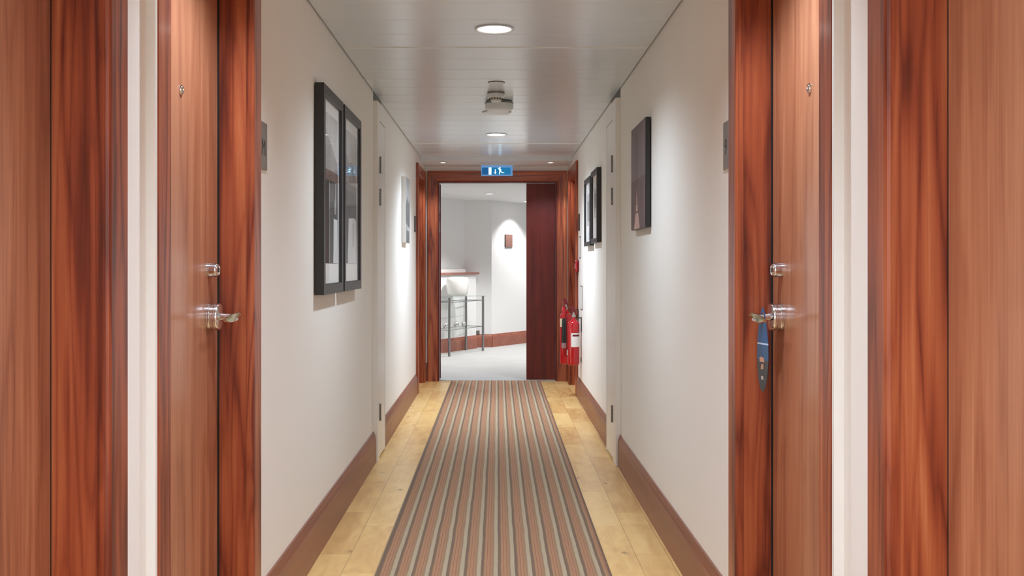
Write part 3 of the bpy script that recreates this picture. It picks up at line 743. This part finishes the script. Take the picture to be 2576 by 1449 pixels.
framed('left', 4.97, 5.575, 1.108, 2.008, 0.042, 0.046, 'black framed photograph on the left wall, farther of the pair, beside the cupboard door', g,
       [(.085, .52, .135, .80, 'p_sky'), ([(.085, .66), (.15, .68), (.26, .64), (.35, .66), (.45, .60), (.52, .58), (.52, .48), (.085, .48)], 0, 0, 0, 'p_mid'),
        (.085, .52, .135, .53, 'p_dark'), (.085, .52, .50, .535, 'p_stripe'), ([(.20, .135), (.50, .135), (.49, .36), (.42, .37), (.22, .36)], 0, 0, 0, 'p_gown'), (.38, .40, .22, .34, 'p_mid')])
g = 'black-framed pictures on the right wall'
framed('right', 7.49, 7.985, 1.398, 1.942, 0.034, 0.034, 'black framed print with pale mount on the right wall, nearer of the small pair', g,
       [(.12, .385, .19, .41, 'p_sky'), (.15, .34, .24, .37, 'p_mid'), (.2, .3, .20, .26, 'p_gown')])
framed('right', 8.06, 8.60, 1.385, 1.930, 0.034, 0.034, 'black framed print on the right wall, farther of the small pair, nearer the fire extinguishers', g,
       [(.11, .44, .16, .42, 'p_sky'), (.16, .38, .2, .36, 'p_mid'), (.2, .33, .05, .15, 'p_gown')])
def canvas(side, y0, y1, z0, z1, v, label, edge, layers, bev):
    t = thing('canvas_picture', label, 'picture', (PX(side, .003), (y0 + y1) / 2, z0))
    MB().box(PX(side, .003), PX(side, v), y0, y1, z0, z1, bev, 3).build('stretcher', edge, t)
    P = lambda s_, z, vv: (PX(side, vv), s_, z)
    mats = []; mb = MB()
    for i, (pts, m) in enumerate(layers):
        if m not in mats: mats.append(m)
        mb.cur = mats.index(m); vv = v + .0004 * (i + 1)
        mb.add([P(y0 + a, z0 + b, vv) for a, b in pts], [tuple(range(len(pts)))])
    mb.build('painted_front', [M[m] for m in mats], t, fix=False)
R_ = lambda a, b, c, d_: [(a, c), (b, c), (b, d_), (a, d_)]
canvas('right', 5.06, 5.60, 1.42, 1.962, 0.029, 'dark mauve canvas with a pale spire on the right wall', M['black'],
       [(R_(.002, .538, .002, .540), 'p_mauve'), (R_(.002, .538, .002, .26), 'p_plum'), ([(.20, .003), (.42, .003), (.36, .08), (.33, .15), (.315, .22), (.30, .15), (.26, .08)], 'p_spire'),
        ([(.265, .085), (.355, .085), (.35, .095), (.27, .095)], 'p_plum'), ([(.30, .13), (.335, .13), (.333, .136), (.302, .136)], 'p_plum')], 0.006)
canvas('left', 8.37, 8.74, 1.414, 1.952, 0.034, 'small white-edged grey canvas on the left wall near the exit', M['mat'],
       [(R_(.002, .368, .002, .536), 'p_cgrey'), ([(.002, .30), (.15, .38), (.25, .33), (.368, .36), (.368, .12), (.002, .16)], 'p_cdark'), (R_(.05, .32, .002, .10), 'p_cdark')], 0.003)

# ------------------------------------------------------------------ room signs
def room_sign(side, y0, y1, z0, z1, mat, label, ch=None, cy=0, chh=.052, group=None):
    t = thing('room_sign', label, 'sign', (PX(side, 0), (y0 + y1) / 2, z0), group)
    MB().box(PX(side, .0005), PX(side, .0045), y0, y1, z0, z1, .0008, 1).build('plate', mat, t)

    if ch:
        mb = MB(); zc = (z0 + z1) / 2 - .005 - chh / 2
        if side == 'left': fn = lambda u, w_: (PX(side, .0050), cy + u, zc + w_)
        else: fn = lambda u, w_: (PX(side, .0050), cy - u, zc + w_)
        text_mb(ch, chh, fn, mb); mb.build('lettering', M['ink'], t, fix=False)
room_sign('left', 3.3, 3.462, 1.552, 1.708, M['plate'], 'grey metal room sign on the left wall beside the near door', 'M', 3.383)
room_sign('right', 3.279, 3.436, 1.552, 1.708, M['plate'], 'grey metal room sign numbered 9 on the right wall beside the near door', '9', 3.412)
room_sign('left', 9.63, 9.78, 1.54, 1.69, M['darkplate'], 'dark room sign on the left wall by the farthest door')
room_sign('right', 9.44, 9.59, 1.545, 1.70, M['darkplate'], 'dark room sign on the right wall above the red call point')

# ------------------------------------------------------------------ fire equipment on the right
t = thing('fire_call_point', 'small red fire call point on the right wall above the extinguishers', 'fire alarm', (PX('right', 0), 9.58, 1.17))
MB().box(PX('right', .0005), PX('right', .012), 9.535, 9.63, 1.165, 1.275, .003, 2).build('mount_plate', M['dred'], t)
MB().box(PX('right', .0121), PX('right', .034), 9.54, 9.625, 1.17, 1.27, .006, 2).build('red_case', M['red'], t)
MB().box(PX('right', .0341), PX('right', .0355), 9.562, 9.603, 1.195, 1.245).build('glass_window', M['wlabel'], t)
def notice(y0, y1, z0, z1, label):
    t = thing('notice_sign', label, 'sign', (PX('right', 0), (y0 + y1) / 2, z0))
    MB().box(PX('right', .0005), PX('right', .003), y0, y1, z0, z1).build('border', M['hinge'], t)
    MB().box(PX('right', .0031), PX('right', .0042), y0 + .008, y1 - .008, z0 + .008, z1 - .008).build('white_face', M['wlabel'], t)
notice(9.33, 9.50, 1.29, 1.49, 'white notice with grey edge on the right wall under the dark room sign')
notice(9.14, 9.36, 0.83, 1.045, 'white identification panel on the right wall directly above the extinguishers')
tag(MB().box(PX('right', .0005), PX('right', .008), 9.24, 9.29, .36, .40, .002, 1).build('wall_mount_clip', M['hinge']), 'tiny grey clip on the right wall below the nearer extinguisher', 'clip')

def extinguisher(x, y, r, z0, zs, label, kind):
    t = thing('fire_extinguisher', label, 'fire extinguisher', (x, y, z0), 'fire extinguishers')
    h = zs - z0
    MB().lathe([(0, .006), (r * .80, 0), (r * .97, .004), (r, .015), (r, h - r * .75), (r * .97, h - r * .5), (r * .85, h - r * .22), (r * .6, h - .004), (r * .36, h + .008), (r * .34, h + .03), (0, h + .03)], (x, y, z0), n=44).build('cylinder', M['red'], t)
    vl = MB().lathe([(0, 0), (.019, 0), (.019, .018), (.014, .022), (.014, .045), (0, .046)], (x, y, zs + .03), n=24)
    vl = vl.build('valve', M['steel'], t)
    zv = zs + .06
    # carrying handle and squeeze lever, pointing along the view and to the left
    hd_ = MB()
    for (p0, p1, w_) in (((x + .012, y, zv), (x - .050, y - .03, zv + .012), .010),):
        hd_.prism([(x + .016, zv - .006), (x - .020, zv - .004), (x - .055, zv - .016), (x - .056, zv - .008), (x - .020, zv + .006), (x + .016, zv + .006)], 'y', y - .011, y + .011)
    hd_.build('carry_handle', M['dred'], vl)
    MB().prism([(x + .018, zv + .002), (x - .014, zv + .010), (x - .030, zv + .062), (x - .020, zv + .072), (x - .002, zv + .068), (x + .014, zv + .030), (x + .022, zv + .018)], 'y', y - .013, y + .013).build('squeeze_lever', M['dred'], vl)
    MB().tube([(x - .03, y - .014, zv - .002), (x - .036, y - .018, zv + .004), (x - .042, y - .016, zv), (x - .037, y - .014, zv - .006)], .0028, 8).build('pull_pin', M['brass'], vl)
    # wall bracket
    b = MB(); xw = PX('right', .001)
    b.box(xw - .006, xw, y - .016, y + .016, zs - .10, zs + .03)
    b.box(x + .012, xw, y - .006, y + .006, zs + .018, zs + .026)
    b.build('wall_mount', M['rubber'], t)
    if kind == 'water':
        a0, a1 = math.radians(-118), math.radians(-8)
        for nm, za, zb, mt, dr in (('label_panel', .215, .40, M['wlabel'], .0008), ):
            mb = MB(); N = 16; vs = []
            for i in range(N + 1):
                a = a0 + (a1 - a0) * i / N
                for zz in (h * .41, h * .72): vs.append((x + (r + dr) * math.cos(a), y + (r + dr) * math.sin(a), z0 + zz))
            lp = mb.add(vs, [(2 * i, 2 * i + 2, 2 * i + 3, 2 * i + 1) for i in range(N)], True).build(nm, mt, t, fix=False)
        mb = MB(); vs = []
        for i in range(9):
            a = a0 + (a1 - a0) * (.12 + .76 * i / 8)
            for zz in (h * .645, h * .685): vs.append((x + (r + .0014) * math.cos(a), y + (r + .0014) * math.sin(a), z0 + zz))
        mb.add(vs, [(2 * i, 2 * i + 2, 2 * i + 3, 2 * i + 1) for i in range(8)], True).build('label_stripe', M['dred'], lp, fix=False)
        aa = math.radians(-122)
        MB().tube([(x + (r + .0012) * math.cos(aa), y + (r + .0012) * math.sin(aa), z0 + .02), (x + (r + .0012) * math.cos(aa), y + (r + .0012) * math.sin(aa), z0 + h * .82)], .0012, 6).build('label_edge', M['peach'], t)
    else:
        hx_, hy_ = x - .026, y - r - .026
        MB().tube([(x - .006, y - .012, zs + .044), (x - .028, y - .04, zs + .046), (hx_ - .004, hy_ + .004, zs + .03), (hx_, hy_, zs + .004), (hx_, hy_, zs - .05)], [.012, .014, .017, .017, .014], 16).build('swivel_elbow', M['red'], t)
        hn_ = MB().tube([(hx_, hy_, zs - .045), (hx_, hy_, zs - .075), (hx_, hy_, zs - .275)], [.012, .018, .024], 20)
        hn_ = hn_.build('discharge_horn', M['rubber'], t)
        MB().tube([(hx_, hy_, zs - .2755), (hx_, hy_, zs - .325)], [.0235, .0215], 20).build('horn_rim', M['grip'], hn_)
        a0, a1 = math.radians(-205), math.radians(-110); mb = MB(); vs = []
        for i in range(13):
            a = a0 + (a1 - a0) * i / 12
            for zz in (h - .135, h - .055): vs.append((x + (r + .0008) * math.cos(a), y + (r + .0008) * math.sin(a), z0 + zz))
        mb.add(vs, [(2 * i, 2 * i + 2, 2 * i + 3, 2 * i + 1) for i in range(12)], True).build('cream_label', M['cream'], t, fix=False)
        mb = MB(); vs = []
        for i in range(6):
            a = math.radians(-88 + 30 * i / 5)
            for zz in (.085, .135): vs.append((x + (r + .0008) * math.cos(a), y + (r + .0008) * math.sin(a), z0 + zz))
        mb.add(vs, [(2 * i, 2 * i + 2, 2 * i + 3, 2 * i + 1) for i in range(5)], True).build('white_tag', M['wlabel'], t, fix=False)
    return t
extinguisher(0.683, 9.25, 0.052, 0.337, 0.735, 'red fire extinguisher with a white label panel, nearer of the two on the right wall', 'water')
extinguisher(0.639, 9.60, 0.057, 0.312, 0.79, 'red fire extinguisher with black discharge horn, behind the one with a white label', 'co2')

# ------------------------------------------------------------------ door hanger on the right lever
hz = 0.862; hcx, hcy = 0.784, 3.055
dvx, dvy = -0.232, 0.973
t_ = MB(); N = 40; out = []
H = 0.25
def halfw(q):    # q 0..1 from bottom to top
    return 0.034 * (math.sin(PI * min(1, max(0, q ** 0.80))) ** 0.62)
for i in range(N + 1): out.append((halfw(i / N), i / N * H))
for i in range(N, -1, -1): out.append((-halfw(i / N), i / N * H))
outl = []
for p_ in out:
    if not outl or (Vector(p_) - Vector(outl[-1])).length > 1e-5: outl.append(p_)
if (Vector(outl[0]) - Vector(outl[-1])).length < 1e-5: outl.pop()
bm = bmesh.new()
hole = [(0.0135 * math.cos(2 * PI * i / 20), 0.221 + 0.0135 * math.sin(2 * PI * i / 20)) for i in range(20)]
v1 = [bm.verts.new((a, 0, b)) for a, b in outl]; v2 = [bm.verts.new((a, 0, b)) for a, b in hole]
e1 = [bm.edges.new((v1[i], v1[(i + 1) % len(v1)])) for i in range(len(v1))]
e2 = [bm.edges.new((v2[i], v2[(i + 1) % len(v2)])) for i in range(len(v2))]
bmesh.ops.triangle_fill(bm, edges=e1 + e2, use_beauty=True)
r_ = bmesh.ops.extrude_face_region(bm, geom=bm.faces[:])
for v in r_['geom']:
    if isinstance(v, bmesh.types.BMVert): v.co.y += 0.0016
for v in bm.verts:
    u, w_, zz = v.co.x, v.co.y, v.co.z
    v.co = Vector((hcx + dvx * u + dvy * w_, hcy + dvy * u - dvx * w_, hz + zz))
th = thing('door_hanger', 'blue and black do-not-disturb style card hanging on the right door handle', 'door hanger', (hcx, hcy, hz))
bmesh.ops.recalc_face_normals(bm, faces=bm.faces[:])
MB().bm(bm).build('card', M['hang'], th)
def HP(u, zz, o_=-.0006): return (hcx + dvx * u + dvy * o_, hcy + dvy * u - dvx * o_, hz + zz)
MB().add([HP(-.012, .088), HP(.016, .088), HP(.018, .1), HP(.006, .104), HP(-.01, .1)], [(0, 1, 2, 3, 4)]).build('peach_mark', M['peach'], th, fix=False)
MB().add([HP(-.008, .068), HP(.010, .066), HP(.008, .08), HP(-.006, .084)], [(0, 1, 2, 3)]).build('peach_mark', M['peach'], th, fix=False)
MB().add([HP(-.007, .036), HP(.007, .036), HP(.008, .046), HP(-.005, .047)], [(0, 1, 2, 3)]).build('pale_mark', M['paper'], th, fix=False)

# ------------------------------------------------------------------ camera, world, view
cam = bpy.data.cameras.new('camera'); co = bpy.data.objects.new('camera', cam); COL.objects.link(co)
co.location = (0, 0, EYE); co.rotation_euler = (PI / 2, 0, 0)
cam.sensor_width = 36.0; cam.lens = 36.0 * 2600 / 2576
cam.shift_x = (1288 - 1251) / 2576.0; cam.shift_y = -(724.5 - 664) / 2576.0
cam.clip_start = 0.05; cam.clip_end = 100
SC.camera = co
w = bpy.data.worlds.new('world'); SC.world = w; w.use_nodes = True
w.node_tree.nodes['Background'].inputs[0].default_value = (0.9, 0.9, 0.92, 1); w.node_tree.nodes['Background'].inputs[1].default_value = 0.05
SC.view_settings.view_transform = 'Standard'; SC.view_settings.look = 'None'
SC.view_settings.exposure = 0.80; SC.view_settings.gamma = 1.0; SC.view_settings.use_curve_mapping = False
SC.cycles.max_bounces = 12; SC.cycles.diffuse_bounces = 8; SC.cycles.glossy_bounces = 6; SC.cycles.transparent_max_bounces = 12
SC.cycles.sample_clamp_indirect = 6.0; SC.cycles.caustics_reflective = False
